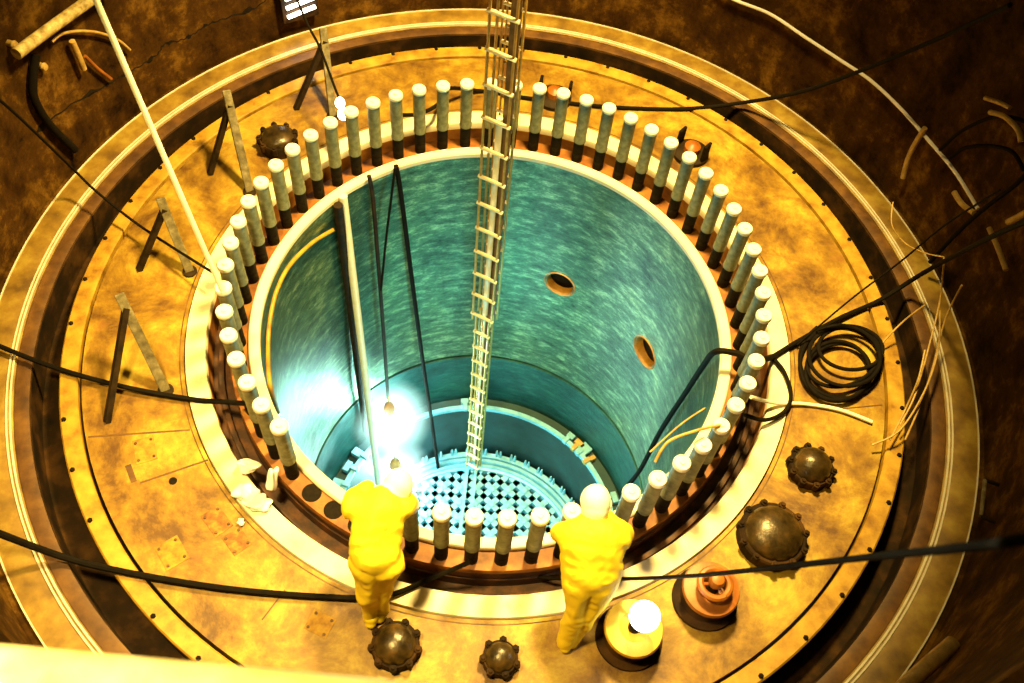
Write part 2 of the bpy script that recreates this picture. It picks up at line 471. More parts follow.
# ------------------------------------------------------------------ core barrel and core plate
bar_ = thing('core_barrel', 'dark cylindrical core barrel with a pale upper rim standing inside the vessel', 'core barrel', (0, 0, 0))
RB = R(0.822)
bm = bmesh.new()
revolve(bm, [(RB, -5.22), (RB + 0.02, -5.2), (RB + 0.03, -5.22), (RB + 0.03, -6.85), (RB, -6.85)], 160)
link_mesh('barrel_wall', bm, M['barrel'], bar_)
bm = bmesh.new()
revolve(bm, [(RB - 0.015, -5.24), (RB - 0.015, -5.17), (RB + 0.05, -5.17), (RB + 0.05, -5.24)], 160)
link_mesh('rim', bm, M['core'], bar_)
bm = bmesh.new()
revolve(bm, [(RB + 0.04, -5.3), (RV - 0.015, -5.3), (RV - 0.015, -5.36), (RB + 0.04, -5.36)], 120)
link_mesh('gap_shelf', bm, M['coredark'], bar_)
for a, n in ((52, 0), (47, 0), (39, 0), (44, 1), (100, 0), (127, 0), (151, 1), (158, 0), (166, 1), (20, 0)):
    bm = bmesh.new()
    r0 = RB + 0.13
    q = Matrix.Rotation(ang(a), 3, 'Z')
    box(bm, (r0 * math.cos(ang(a)), r0 * math.sin(ang(a)), -5.22), (0.09 + 0.08 * n, 0.07 + 0.05 * (a % 3), 0.10), q)
    box(bm, ((r0 - 0.12) * math.cos(ang(a)), (r0 - 0.12) * math.sin(ang(a)), -5.16), (0.12, 0.07, 0.08), q)
    bevel(bm, 0.012)
    link_mesh('lug', bm, M['core'] if a % 2 == 0 or n else M['tan'], bar_, False)

cp = thing('core_plate', 'pale blue round core plate with a grid of dark openings at the vessel bottom', 'core plate', (0, 0, -6.85))
bm = bmesh.new()
zz = 0.31
revolve(bm, [(1.62, zz - 0.25), (1.62, zz - 0.06), (1.66, zz - 0.05), (1.665, zz - 0.01), (1.70, zz - 0.01), (1.705, zz - 0.06), (1.735, zz - 0.06), (1.74, zz + 0.02), (1.79, zz + 0.02), (1.795, zz - 0.04), (1.815, zz - 0.04), (1.82, zz + 0.03), (1.90, zz + 0.03), (1.90, zz - 0.28)], 140)
link_mesh('outer_ring', bm, M['core'], cp)
for k in range(48):
    for s in (-1, 1):
        a = 2 * PI * k / 48 + s * 0.016
        bm = bmesh.new()
        lathe(bm, [(0.024, 0), (0.024, 0.15), (0.012, 0.23), (0, 0.24)], (1.87 * math.cos(a), 1.87 * math.sin(a), zz - 0.02), 8)
        link_mesh('guide_pin', bm, M['core'], cp)
bm = bmesh.new()
pitch = 0.185
n = 9
for k in range(-n, n + 1):
    o_ = k * pitch
    if abs(o_) >= 1.62: continue
    L = math.sqrt(1.64 ** 2 - o_ ** 2)
    for q in (ang(48), ang(138)):
        d = Vector((math.cos(q), math.sin(q), 0)); p = Vector((-d.y, d.x, 0)) * o_
        bar(bm, p - d * L + Vector((0, 0, 0.16)), p + d * L + Vector((0, 0, 0.16)), 0.095, 0.12)
for i in range(-n, n + 1):
    for j in range(-n, n + 1):
        d = Vector((math.cos(ang(48)), math.sin(ang(48)), 0)); e = Vector((-d.y, d.x, 0))
        p = d * i * pitch + e * j * pitch
        if p.length < 1.56 and (i + j) % 2 == 0:
            lathe(bm, [(0.06, 0.2), (0.06, 0.24), (0.04, 0.25), (0.0, 0.25)], p, 10)
link_mesh('grid', bm, M['core'], cp, False)
bm = bmesh.new()
bar(bm, (-0.24, -1.55, 0.24), (-0.24, 1.60, 0.24), 0.05, 0.07)
bar(bm, (-0.10, -1.55, 0.24), (-0.10, 1.60, 0.24), 0.05, 0.07)
link_mesh('crossbar', bm, M['core'], cp, False)

# ------------------------------------------------------------------ studs
ORD = ['first', 'second', 'third', 'fourth', 'fifth', 'sixth', 'seventh', 'eighth', 'ninth', 'tenth', 'eleventh']
def stud_label(i):
    if i == 7: return 'tall grey white-capped stud touched by the foot of the long white pole'
    if i < 7: return '%s grey capped stud counterclockwise from the foot of the white pole' % ORD[6 - i]
    if i <= 14: return '%s grey capped stud clockwise from the foot of the white pole' % ORD[i - 8]
    if i <= 22: return '%s grey capped stud left of the lattice ladder, behind the vessel opening' % ORD[22 - i]
    if i == 23: return 'grey capped stud directly behind the lattice ladder, seen through its rungs'
    if i == 24: return 'grey capped stud peeking out at the right edge of the lattice ladder'
    if i <= 32: return '%s grey capped stud clockwise after the one at the ladder edge' % ORD[i - 25]
    if i <= 41: return '%s grey capped stud counterclockwise from the black hose over the right flange' % ORD[41 - i]
    if i <= 45: return '%s grey capped stud clockwise from the black hose over the right flange' % ORD[i - 42]
    if i <= 49: return '%s dark-shanked stud right of the worker under the white hood, going counterclockwise' % ORD[49 - i]
    if i == 50: return 'dark-shanked stud mostly hidden behind the right worker with the white hood'
    if i == 51: return 'dark-shanked stud held at the left hand of the right yellow-suited worker'
    if i == 57: return 'dark-shanked stud mostly hidden in front of the left worker'
    return '%s dark-shanked stud right of the left yellow-suited worker, against the blue core' % ORD[56 - i]
proto = None
for i in range(1, 58):
    a = stud_angle(i)
    loc = (S * math.cos(a), S * math.sin(a), 0)
    if proto is None:
        t = thing('vessel_stud', '', 'stud', loc, a, 'studs round the vessel opening')
        bm = bmesh.new()
        lathe(bm, [(0.058, 0), (0.058, 0.06), (0.052, 0.065), (0.058, 0.07), (0.058, 0.13), (0.052, 0.135), (0.058, 0.14), (0.058, 0.29)], (0, 0, 0), 20)
        link_mesh('threaded_shank', bm, M['thread'], t)
        bm = bmesh.new()
        lathe(bm, [(0.060, 0.285), (0.067, 0.29), (0.067, 0.33), (0.064, 0.34), (0.064, 0.835), (0.06, 0.84)], (0, 0, 0), 20)
        link_mesh('sleeve', bm, M['sleeve'], t)
        bm = bmesh.new()
        lathe(bm, [(0.07, 0.835), (0.074, 0.842), (0.074, 0.872), (0.066, 0.885), (0.024, 0.887), (0.022, 0.897), (0, 0.897)], (0, 0, 0), 20)
        link_mesh('cap', bm, M['cap'], t)
        proto = t
    else:
        t = proto.copy(); C.objects.link(t)
        t.location = loc; t.rotation_euler = (0, 0, a)
        for ch in list(proto.children):
            c = ch.copy(); C.objects.link(c); c.parent = t
    t['label'] = stud_label(i)

# ------------------------------------------------------------------ bolted domes, drums and stands on the floor
def pol(a, k=1.345, z=0.0): return Vector((R(k) * math.cos(ang(a)), R(k) * math.sin(ang(a)), z))
def dome(a, rad, h, label, nb=8, base_h=0.1, mtl='dome'):
    t = thing('bolted_dome', label, 'dome cover', pol(a), ang(a), None)
    bm = bmesh.new()
    lathe(bm, [(rad, 0), (rad, base_h), (rad * 0.95, base_h + 0.015), (0, base_h + 0.015)], (0, 0, 0), 36)
    link_mesh('base_flange', bm, M['trough'], t)
    bm = bmesh.new()
    prof = [(rad * 0.86 * math.cos(q * PI / 16), base_h + 0.01 + h * math.sin(q * PI / 16)) for q in range(0, 8)] + [(0, base_h + 0.01 + h)]
    lathe(bm, prof, (0, 0, 0), 36)
    link_mesh('dome_shell', bm, M[mtl], t)
    for k in range(nb):
        q = 2 * PI * (k + 0.3) / nb
        bm = bmesh.new()
        lathe(bm, [(0.032, base_h - 0.05), (0.032, base_h + 0.03), (0.016, base_h + 0.035), (0.016, base_h + 0.05), (0, base_h + 0.05)], (rad * 0.97 * math.cos(q), rad * 0.97 * math.sin(q), 0), 6)
        link_mesh('bolt', bm, M['trough'], t, False)
    return t
dome(-22.9, 0.2, 0.15, 'dark shiny round bolted dome below the coiled black cable on right floor', 10, 0.08)
dome(-37.4, 0.29, 0.14, 'largest dark bolted dome, behind the thick black cable at lower right', 11, 0.12)
dome(-98.7, 0.19, 0.12, 'brown bolted dome at the feet of the left worker', 9, 0.08)
dome(-84.0, 0.14, 0.10, 'smallest brown bolted dome, right of the one at the left worker', 7, 0.08)
dome(141.2, 0.2, 0.09, 'dark round bolted cover behind the studs at upper left', 9, 0.12)
def clevis(a, label):
    t = thing('lifting_lug_stand', label, 'lug stand', pol(a), ang(a) + PI / 2)
    bm = bmesh.new()
    lathe(bm, [(0.2, 0), (0.2, 0.05), (0.17, 0.07), (0, 0.07)], (0, 0, 0), 28)
    link_mesh('base', bm, M['darkst'], t)
    for s in (-1, 1):
        bm = bmesh.new()
        box(bm, (s * 0.17, 0, 0.16), (0.035, 0.12, 0.24)); bevel(bm, 0.01)
        link_mesh('lug', bm, M['thread'], t, False)
    bm = bmesh.new()
    lathe(bm, [(0.09, 0.06), (0.09, 0.14), (0.04, 0.18), (0, 0.19)], (0, 0, 0), 20)
    link_mesh('knob', bm, M['orange'], t)
    return t
clevis(82.6, 'dark two-lug stand with an orange knob behind the studs, right of the ladder')
clevis(52.0, 'dark two-lug stand with an orange knob behind the studs at upper right')

def drum(a, label, mm, lit):
    t = thing('floor_drum', label, 'drum', pol(a), ang(a))
    bm = bmesh.new()
    lathe(bm, [(0.27, 0), (0.27, 0.04), (0.21, 0.05), (0.19, 0.1), (0.18, 0.2)], (0, 0, 0), 36)
    link_mesh('pedestal', bm, M['trough'], t)
    bm = bmesh.new()
    lathe(bm, [(0.19, 0.2), (0.225, 0.21), (0.235, 0.24), (0.225, 0.27), (0.12, 0.285), (0.1, 0.27), (0, 0.27)], (0, 0, 0), 40)
    link_mesh('top_disc', bm, mm, t)
    bm = bmesh.new()
    lathe(bm, [(0.05, 0.27), (0.05, 0.32), (0.03, 0.33), (0.03, 0.37)], (0, 0, 0), 16)
    link_mesh('stem', bm, M['thread'], t)
    if lit:
        return t
    bm = bmesh.new()
    prof = []
    for q in range(24):
        pass
    # handwheel: torus with hub, tilted
    ring = [Vector((0.12 * math.cos(2 * PI * k / 24), 0.12 * math.sin(2 * PI * k / 24), 0.38)) for k in range(25)]
    tube(bm, ring, 0.03, 8, 0)
    for k in range(3):
        q = 2 * PI * k / 3
        tube(bm, [(0, 0, 0.38), (0.12 * math.cos(q), 0.12 * math.sin(q), 0.38)], 0.014, 6, 0)
    link_mesh('handwheel', bm, mm, t)
    bm = bmesh.new()
    lathe(bm, [(0, 0.36), (0.05, 0.38), (0.065, 0.44), (0.05, 0.49), (0, 0.51)], (0, 0, 0), 20)
    link_mesh('knob', bm, mm, t)
    return t
drum(-52.2, 'orange round drum with a handwheel and knob, unlit, left of the largest dark dome', M['orange'], False)  # orange paint, darkened further for the weaker light on this drum
drum(-65.2, 'yellow round drum carrying the glowing white lamp beside the right worker', M['amber'], True)
p = pol(-65.2)
g = thing('globe_lamp', 'glowing white globe lamp standing on the yellow drum at lower right', 'lamp', (p.x, p.y, 0.37), 0)
bm = bmesh.new()
lathe(bm, [(0.05, 0.0), (0.05, 0.05), (0.035, 0.06), (0.035, 0.10)], (0.0, 0, 0), 16)
link_mesh('socket', bm, M['thread'], g)
bm = bmesh.new()
bmesh.ops.create_uvsphere(bm, u_segments=28, v_segments=18, radius=0.118, matrix=Matrix.Translation((0.03, 0, 0.19)))
link_mesh('globe', bm, M['bulb'], g)
lamp('globe_lamp_light', 'POINT', (p.x + 0.03, p.y, 0.56), 7, (1, 0.85, 0.55), 0.13)

# A-shaped stands at the left
def stand(top, foot_g, foot_d, ht, label):
    T = at(*top, ht); G = at(*foot_g, 0.0); D = at(*foot_d, 0.0)
    t = thing('angle_bracket_stand', label, 'bracket stand', G)
    T -= G; D -= G; G = Vector((0, 0, 0))
    bm = bmesh.new(); bar(bm, G, T, 0.085, 0.04, Vector((0.5, -0.8, 0.1)))
    bevel(bm, 0.008)
    link_mesh('grey_leg', bm, M['grey'], t, False)
    bm = bmesh.new(); bar(bm, D, G + (T - G) * 0.86, 0.05, 0.06, Vector((0.5, -0.8, 0.1)))
    link_mesh('dark_leg', bm, M['darkst'], t, False)
    bm = bmesh.new(); lathe(bm, [(0.07, 0), (0.07, 0.02), (0, 0.02)], G, 16)
    link_mesh('foot_plate', bm, M['darkst'], t)
stand((119, 294), (166, 391), (107, 422), 0.75, 'grey and dark two-legged bracket on the left floor above the black cable')
stand((160, 198), (190, 272), (139, 270), 0.65, 'grey and dark two-legged bracket behind the long white pole')
stand((226, 90), (250, 192), (210, 174), 0.85, 'grey and dark two-legged bracket left of the dark round bolted cover')
stand((323, 28), (333, 117), (296, 109), 0.75, 'grey and dark two-legged bracket under the white-barred fixture')

# ------------------------------------------------------------------ ladder mast hanging into the vessel
mx, my = -0.14, 1.60
yaw = ang(-24)
t = thing('lattice_ladder', 'long gilded lattice ladder hanging down the middle of the vessel', 'ladder', (mx, my, -6.45), yaw)
ZS, H = 4.2, 9.9                         # the narrower lower section ends at ZS
for W2, D2, za, zb, st in ((0.092, 0.055, 0.0, ZS + 0.1, 0.345), (0.132, 0.075, ZS, H, 0.41)):
    for sx in (-1, 1):
        for sy in (-1, 1):
            bm = bmesh.new()
            tube(bm, [(sx * W2, sy * D2, za), (sx * W2, sy * D2, zb)], 0.015, 8, 0)
            link_mesh('rail', bm, M['gold'], t)
    z = za + 0.12
    while z < zb - 0.1:
        bm = bmesh.new()
        tube(bm, [(-W2 - 0.025, -D2, z), (W2 + 0.025, -D2, z)], 0.021, 8, 0)
        link_mesh('rung', bm, M['rung'], t)
        bm = bmesh.new()
        tube(bm, [(-W2 * 0.6, D2, z + 0.01), (W2, D2, z + 0.01)], 0.018, 8, 0)
        link_mesh('rung', bm, M['rung'], t)
        if zb > 7:
            bm = bmesh.new()
            tube(bm, [(-W2 * 0.3, D2, z + st / 2), (W2 * 0.8, D2, z + st / 2)], 0.014, 8, 0)
            link_mesh('rung', bm, M['gold'], t)
        z += st
    bm = bmesh.new(); box(bm, (W2 * 0.45, D2 - 0.02, (za + zb) / 2), (W2 * 0.75, 0.02, zb - za - 0.1))
    link_mesh('brown_channel', bm, M['brown'], t, False)
    for xx in (-0.62, -0.3):
        bm = bmesh.new(); tube(bm, [(xx * W2, D2, za + 0.05), (xx * W2, D2, zb - 0.05)], 0.010, 6, 0)
        link_mesh('inner_wire', bm, M['gold'], t)
bm = bmesh.new(); tube(bm, [(0.0, 0.0, 4.3), (0.0, 0.0, 7.6)], 0.034, 12, 0)
link_mesh('centre_pipe', bm, M['pole'], t)
bm = bmesh.new(); tube(bm, [(0.0, 0.0, 0.3), (0.0, 0.0, 4.3)], 0.018, 10, 0)
link_mesh('centre_pipe', bm, M['rung'], t)

# ------------------------------------------------------------------ poles
def one_tube(name, label, cat, pts, r, m_, seg=10, sm=10, group=None):
    bm = bmesh.new(); tube(bm, pts, r, seg, sm)
    o = link_mesh(name, bm, m_)
    return tag(o, label, cat, group)
one_tube('white_pole', 'long thin white pole leaning from upper left onto the stud ring', 'pole',
         [at(90, -14, 3.6), at(222, 290, 0.93)], [0.022, 0.022], M['pole'], 12, 0)
one_tube('inspection_pole', 'straight pale pole standing inside the vessel near its left wall', 'pole',
         [at(343, 196, 0.04), atd(379, 488, 14.6)], 0.045, M['pole'], 12, 0)
one_tube('dark_guide_rod', 'dark rod close along the pale pole in the vessel', 'rod',
         [onwall(338, 205, RV - 0.06), onwall(366, 430, RV - 0.1)], 0.05, M['darkst'], 10, 0)

# ------------------------------------------------------------------ cables
def cable(label, pts, r, m_='black', name='cable', cat='cable'):
    P = [at(*p) if len(p) == 3 else atd(*p[:3]) for p in pts]
    return one_tube(name, label, cat, P, r, M[m_], 8, 10)
cable('black cable from the left edge to the studs, crossing the floor', [(-20, 338, 0.1), (50, 366, 0.08), (120, 386, 0.06), (190, 399, 0.05), (225, 402, 0.06), (252, 404, 0.3)], 0.024)
cable('black cable sweeping from lower left edge to the left worker', [(-30, 522, 0.7), (60, 556, 0.1), (130, 573, 0.06), (230, 589, 0.05), (330, 597, 0.05), (385, 596, 0.06), (430, 579, 0.06), (470, 562, 0.3)], [0.03, 0.02])
cable('thick black cable running from the right edge to the right worker', [(3000, 250, 2.6, 0), (1500, 500, 2.2, 0), (1060, 536, 2.3, 0), (980, 546, 2.6, 0), (880, 556, 3.6, 0), (780, 567, 5.0, 0), (690, 576, 6.8, 0), (610, 579, 7.6, 0), (540, 577, 8.2, 0), (470, 562, 8.6, 0)], 0.0155)
cable('black cable along the upper wall down to the studs by the ladder', [(1010, 5, 3.2), (935, 40, 2.2), (860, 71, 1.35), (800, 92, 0.7), (740, 103, 0.12), (680, 109, 0.03), (610, 107, 0.03), (560, 102, 0.03), (520, 97, 0.03), (480, 91, 0.03), (447, 89, 0.3), (437, 105, 0.35), (418, 114, 0.35), (400, 115, 0.35)], 0.022)
cable('thin black line running down from the left wall to the white pole', [(-10, 92, 2.0), (20, 118, 1.6), (72, 168, 0.5), (97, 192, 0.3), (143, 228, 0.2), (215, 274, 0.3)], 0.013)
cable('black hose looping over the right flange into the vessel', [(775, 356, 0.05), (757, 360, 0.25), (735, 353, 0.3), (715, 352, 0.25), (703, 366, -0.3), (686, 392, -1.2), (660, 432, -2.4), (640, 470, -3.4), (622, 492, -4.0)], 0.03)
cable('black hose loop on the seal ring beside the right studs', [(772, 357, 0.06), (784, 372, 0.06), (791, 395, 0.06), (784, 412, 0.06), (765, 420, 0.1), (745, 415, 0.2)], 0.02)
cable('black lead running from the coil toward the right wall', [(772, 357, 0.06), (800, 340, 0.05), (840, 318, 0.05), (880, 300, 0.08), (925, 272, 0.5), (985, 240, 1.9), (1040, 215, 2.9)], 0.024)
cable('thin straight black line above the coil running to the right wall', [(797, 345, 0.05), (850, 300, 0.5), (900, 262, 1.0), (945, 225, 1.8), (1000, 190, 2.6)], 0.009)
# coil
P = []
loops = [(842, 358, 42, 38), (839, 364, 40, 38), (836, 373, 30, 27), (838, 371, 33, 30), (852, 345, 32, 19), (846, 352, 36, 26), (840, 362, 39, 36)]
for k in range((len(loops) - 1) * 16 + 1):
    q = 2 * PI * k / 16 + 2.2
    i_ = min(k // 16, len(loops) - 2); w_ = k / 16 - i_
    x_, y_, ax, ay = (a_ + (b_ - a_) * w_ for a_, b_ in zip(loops[i_], loops[i_ + 1]))
    P.append(at(x_ + ax * math.cos(q), y_ - ay * math.sin(q), 0.025 + 0.022 * k / 16))
one_tube('cable_coil', 'black cable coiled in loose loops on the right floor', 'cable coil', P, 0.02, M['black'], 8, 4)
def hang(label, pts, r, m_='black'):
    n_ = len(pts)
    P = [onwall(px, py, RV - 0.04 - in_) for px, py, in_ in pts]
    one_tube('hanging_cable', label, 'cable', P, r, M[m_], 8, 10)
hang('thin black cable hanging into the vessel left of the ladder', [(396, 166, 0.0), (401, 195, 0.04), (412, 280, 0.12), (424, 370, 0.22), (433, 430, 0.35), (440, 482, 0.5)], 0.028)
hang('thin grey cable hanging beside the pale pole in the vessel', [(369, 176, 0.0), (373, 200, 0.02), (378, 260, 0.1), (384, 340, 0.12), (388, 398, 0.14)], 0.024, 'darkst')
hang('short thin dark cable slanting between the two hanging cables', [(395, 168, 0.08), (391, 200, 0.1), (386, 240, 0.12), (381, 290, 0.16)], 0.014)
cable('dark cable leading down to the small white drop light', [(292, -12, 1.2), (308, 25, 1.0), (320, 48, 0.9), (335, 88, 0.75), (341, 102, 0.7)], 0.013)
cable('white hose end lying on the right floor below the coil', [(751, 397, 0.3), (775, 403, 0.08), (805, 404, 0.03), (840, 410, 0.03), (872, 422, 0.03)], 0.019, 'pole', 'hose', 'hose')
cable('tan cord curving over the vessel rim above the right studs', [(655, 462, 0.9), (668, 442, 1.0), (695, 431, 1.0), (720, 425, 0.9)], 0.012, 'tan', 'cord', 'cord')
cable('thin tan cord running from the rim toward the right studs', [(650, 452, 0.4), (680, 425, 0.5), (705, 408, 0.6)], 0.008, 'tan', 'cord', 'cord')
# tan wires at the right: each a strand of its own
wires = [
    ([(944, 258, 0.9), (940, 300, 0.5), (928, 350, 0.3), (915, 395, 0.3), (900, 425, 0.2)], 'outermost of the tan wires hanging over the right ring'),
    ([(962, 285, 0.9), (945, 320, 0.5), (932, 370, 0.3), (918, 410, 0.2), (905, 440, 0.2)], 'tan wire starting farthest right above the right ring'),
    ([(940, 310, 0.6), (938, 350, 0.4), (925, 390, 0.3), (900, 430, 0.2), (872, 445, 0.1)], 'tan wire bending farthest left onto the right floor'),
    ([(925, 350, 0.5), (918, 380, 0.4), (905, 410, 0.2), (890, 440, 0.15)], 'short tan wire across the dark trough at right'),
    ([(925, 305, 0.5), (905, 320, 0.3), (885, 340, 0.15), (877, 352, 0.08)], 'pale wire arching over the trough to the black coil'),
    ([(893, 202, 0.9), (892, 225, 0.8), (905, 243, 0.7), (925, 253, 0.8), (944, 257, 0.9)], 'thin wire curling over the right ring below the wall'),
]
for pts, lb in wires:
    cable(lb, pts, 0.009 if 'thin' not in lb else 0.006, 'tan', 'tan_wire', 'wire')
# hoses tangled on the right wall
RWI = R(1.972)
def wallpath(pts, inset=0.06):
    return [onwall(px, py, RWI - inset) for px, py in pts]
one_tube('wall_pipe', 'bright thin pipe curving along the dark right wall', 'pipe', wallpath([(715, -12), (735, 0), (770, 14), (805, 37), (840, 60), (870, 80), (900, 108), (930, 142), (955, 172), (978, 209)], 0.07), 0.018, M['plastic'])
one_tube('wall_pipe', 'short lower piece of pipe below the long bright wall pipe', 'pipe', wallpath([(989, 228), (997, 246), (1006, 270)], 0.07), 0.024, M['tan'])
for k, (pts, rad, mm, lb) in enumerate([
    ([(925, 128), (914, 146), (907, 162), (903, 178)], 0.028, 'tan', 'tan hose stub hanging over the bright wall pipe'),
    ([(950, 158), (965, 148), (990, 146), (1012, 152), (1024, 170)], 0.02, 'black', 'lower black hose arc on the right wall'),
    ([(940, 150), (960, 132), (990, 118), (1015, 118), (1040, 130)], 0.018, 'black', 'upper black hose arc on the right wall'),
    ([(985, 98), (1000, 103), (1010, 108)], 0.02, 'tan', 'topmost tan hose piece at the upper right wall'),
    ([(990, 112), (1005, 117), (1018, 130), (1021, 142)], 0.024, 'tan', 'tan hose bend beside the right picture edge'),
    ([(954, 192), (962, 204), (974, 213)], 0.026, 'tan', 'tan hose stub at the lower end of the bright wall pipe'),
    ([(1040, 205), (1020, 216), (1008, 222)], 0.03, 'tan', 'thick tan hose end at the right edge'),
    ([(1035, 165), (1015, 185), (985, 208), (960, 230), (930, 262)], 0.022, 'black', 'long black hose drooping down the right wall')]):
    one_tube('hose', lb, 'hose', wallpath(pts, 0.1 + 0.02 * k), rad, M[mm])
# rung handle and pale pipe at lower right
hp = wallpath([(985, 480), (981, 516)], 0.12)
t = thing('climbing_rung', 'small U-shaped metal rung fixed to the right wall', 'handle', tuple(hp[1]))
bm = bmesh.new(); tube(bm, [hp[0] - hp[1], Vector((0, 0, 0))], 0.018, 8, 0); link_mesh('grip', bm, M['grey'], t)
for q in (0, 1):
    bm = bmesh.new()
    o_ = Vector((hp[q].x, hp[q].y, 0)).normalized() * 0.13
    tube(bm, [hp[q] - hp[1], hp[q] - hp[1] + o_], 0.018, 8, 0); link_mesh('bracket', bm, M['darkst'], t)
one_tube('pale_pipe', 'pale pipe end lying outside the tan ring at lower right', 'pipe', [at(890, 700, 0.8), at(925, 668, 0.8), at(954, 643, 0.8)], 0.06, M['tan'])

M['lag'] = mat('mottled_lagging', [(0.2, 0.13, 0.03), (0.5, 0.36, 0.12), (0.8, 0.66, 0.3)], 14.0, 0.6)
# clutter at the upper left wall
one_tube('lagged_pipe', 'rough pale pipe crossing the top left corner', 'pipe', wallpath([(16, 54), (40, 36), (62, 20), (90, 0), (110, -14)], 0.12), 0.055, M['lag'], 12)
one_tube('hose', 'thin tan hose curling on the wall under the top left pipe', 'hose', wallpath([(52, 42), (62, 34), (80, 31), (100, 33), (118, 40), (130, 50)], 0.06), 0.014, M['tan'])
one_tube('pipe_stub', 'short tan pipe stub bent on the upper left wall', 'pipe', wallpath([(72, 41), (78, 54), (84, 69)], 0.08), 0.03, M['tan'])
one_tube('pipe_stub', 'short orange rod beside the bent stub on the upper left wall', 'pipe', wallpath([(85, 56), (97, 68), (111, 79)], 0.06), 0.018, M['orange'])
one_tube('cable', 'dark cable dropping down the upper left wall', 'cable', wallpath([(36, 55), (33, 80), (35, 100), (50, 125), (75, 150)], 0.06), 0.04, M['black'])
for (px, py), lb in (((12, 44), 'small tan pipe plug left of the top left pipe'), ((42, 66), 'small tan pipe plug below the top left pipe')):
    bm = bmesh.new(); c = wallpath([(px, py)], 0.04)[0]
    out = Vector((c.x, c.y, 0)).normalized().to_track_quat('Z', 'Y').to_matrix()
    lathe(bm, [(0, -0.05), (0.03, -0.045), (0.04, -0.02), (0.03, 0.0), (0.03, 0.05)], (0, 0, 0), 14, out)
    tag(link_mesh('pipe_plug', bm, M['tan'], None, True, c), lb, 'plug')

# long crack in the upper left wall
bm = bmesh.new()
cp_ = smooth_path([onwall(px, py, RWI + 0.005) for px, py in ((36, 132), (70, 105), (108, 84), (120, 76), (139, 66), (157, 54), (164, 44), (180, 40), (193, 34), (206, 25), (225, 18), (256, 7), (270, -6))], 8)
rows = []
for i, p_ in enumerate(cp_):
    wd = 0.012 + 0.05 * max(0.0, math.sin(i * 0.9) * math.sin(i * 0.37 + 1)) ** 1.5
    t_ = (cp_[min(i + 1, len(cp_) - 1)] - cp_[max(i - 1, 0)]).normalized()
    o_ = Vector((p_.x, p_.y, 0)).normalized(); n_ = t_.cross(o_).normalized()
    j_ = 0.01 * math.sin(i * 1.7)
    rows.append([bm.verts.new(p_ + n_ * (wd + j_)), bm.verts.new(p_ - o_ * 0.012 + n_ * j_), bm.verts.new(p_ - n_ * (wd - j_)), bm.verts.new(p_ + o_ * 0.01 + n_ * j_)])
for A, B in zip(rows, rows[1:]):
    for k in range(4): bm.faces.new((A[k], A[(k + 1) % 4], B[(k + 1) % 4], B[k]))
bm.faces.new(rows[0][::-1]); bm.faces.new(rows[-1])
tag(link_mesh('wall_crack', bm, M['thread']), 'long dark ragged crack across the upper left wall', 'crack')

# white barred light fixture on the upper wall
c = onwall(300, 6, RWI - 0.12)
a = math.atan2(c.y, c.x)
t = thing('barred_light_fixture', 'dark light fixture with glowing white bars at the top edge', 'light fixture', tuple(c), a - PI / 2)
bm = bmesh.new(); box(bm, (0, 0.03, 0.12), (0.44, 0.06, 0.62)); bevel(bm, 0.01)
link_mesh('back_box', bm, M['trough'], t, False)
for k in range(4):
    bm = bmesh.new()
    tube(bm, [(-0.17, -0.03, -0.08 + 0.12 * k), (0.17, -0.03, -0.04 + 0.12 * k)], 0.022, 8, 0)
    link_mesh('light_bar', bm, M['bulb'], t)
# drop light: two white globes
t = thing('drop_light', 'small white drop light with two globes hanging by the upper left studs', 'lamp', tuple(at(342, 110, 0.6)))
for k, (px, py, z, r_) in enumerate(((340, 103, 0.7, 0.05), (343, 114, 0.6, 0.055))):
    bm = bmesh.new()
    bmesh.ops.create_uvsphere(bm, u_segments=18, v_segments=12, radius=r_, matrix=Matrix.Translation(at(px, py, z) - at(342, 110, 0.6)) @ Matrix.Diagonal((1, 1, 1.35, 1)))
    link_mesh('globe', bm, M['bulb'], t)

# ------------------------------------------------------------------ lamps, added glare and fill light inside the vessel
def vlamp(pos, power, r_, label, col=(0.35, 0.95, 1.0)):
    t = thing('vessel_lamp', label, 'lamp', pos)
    bm = bmesh.new()
    bmesh.ops.create_uvsphere(bm, u_segments=20, v_segments=12, radius=r_, matrix=Matrix.Diagonal((1, 1, 1.3, 1)))
    link_mesh('bulb', bm, M['cyanbulb'], t)
    bm = bmesh.new()
    lathe(bm, [(r_ * 0.5, r_ * 1.2), (r_ * 0.6, r_ * 1.5), (r_ * 0.45, r_ * 2.4), (0.012, r_ * 2.8), (0.012, r_ * 4)], (0, 0, 0), 14)
    link_mesh('lamp_holder', bm, M['nozzle'], t)
    d = lamp('vessel_lamp_light', 'POINT', pos, power, col, r_ * 1.5)
    return t
CY = (0.38, 1.0, 0.92)
pl = onwall(390, 418, RV - 0.35)
vlamp(tuple(pl), 310, 0.15, 'glaring white lamp hanging low by the left vessel wall', CY)
vlamp(tuple(at(396, 474, -6.2)), 420, 0.17, 'glaring lamp on the left edge of the blue core plate', CY)
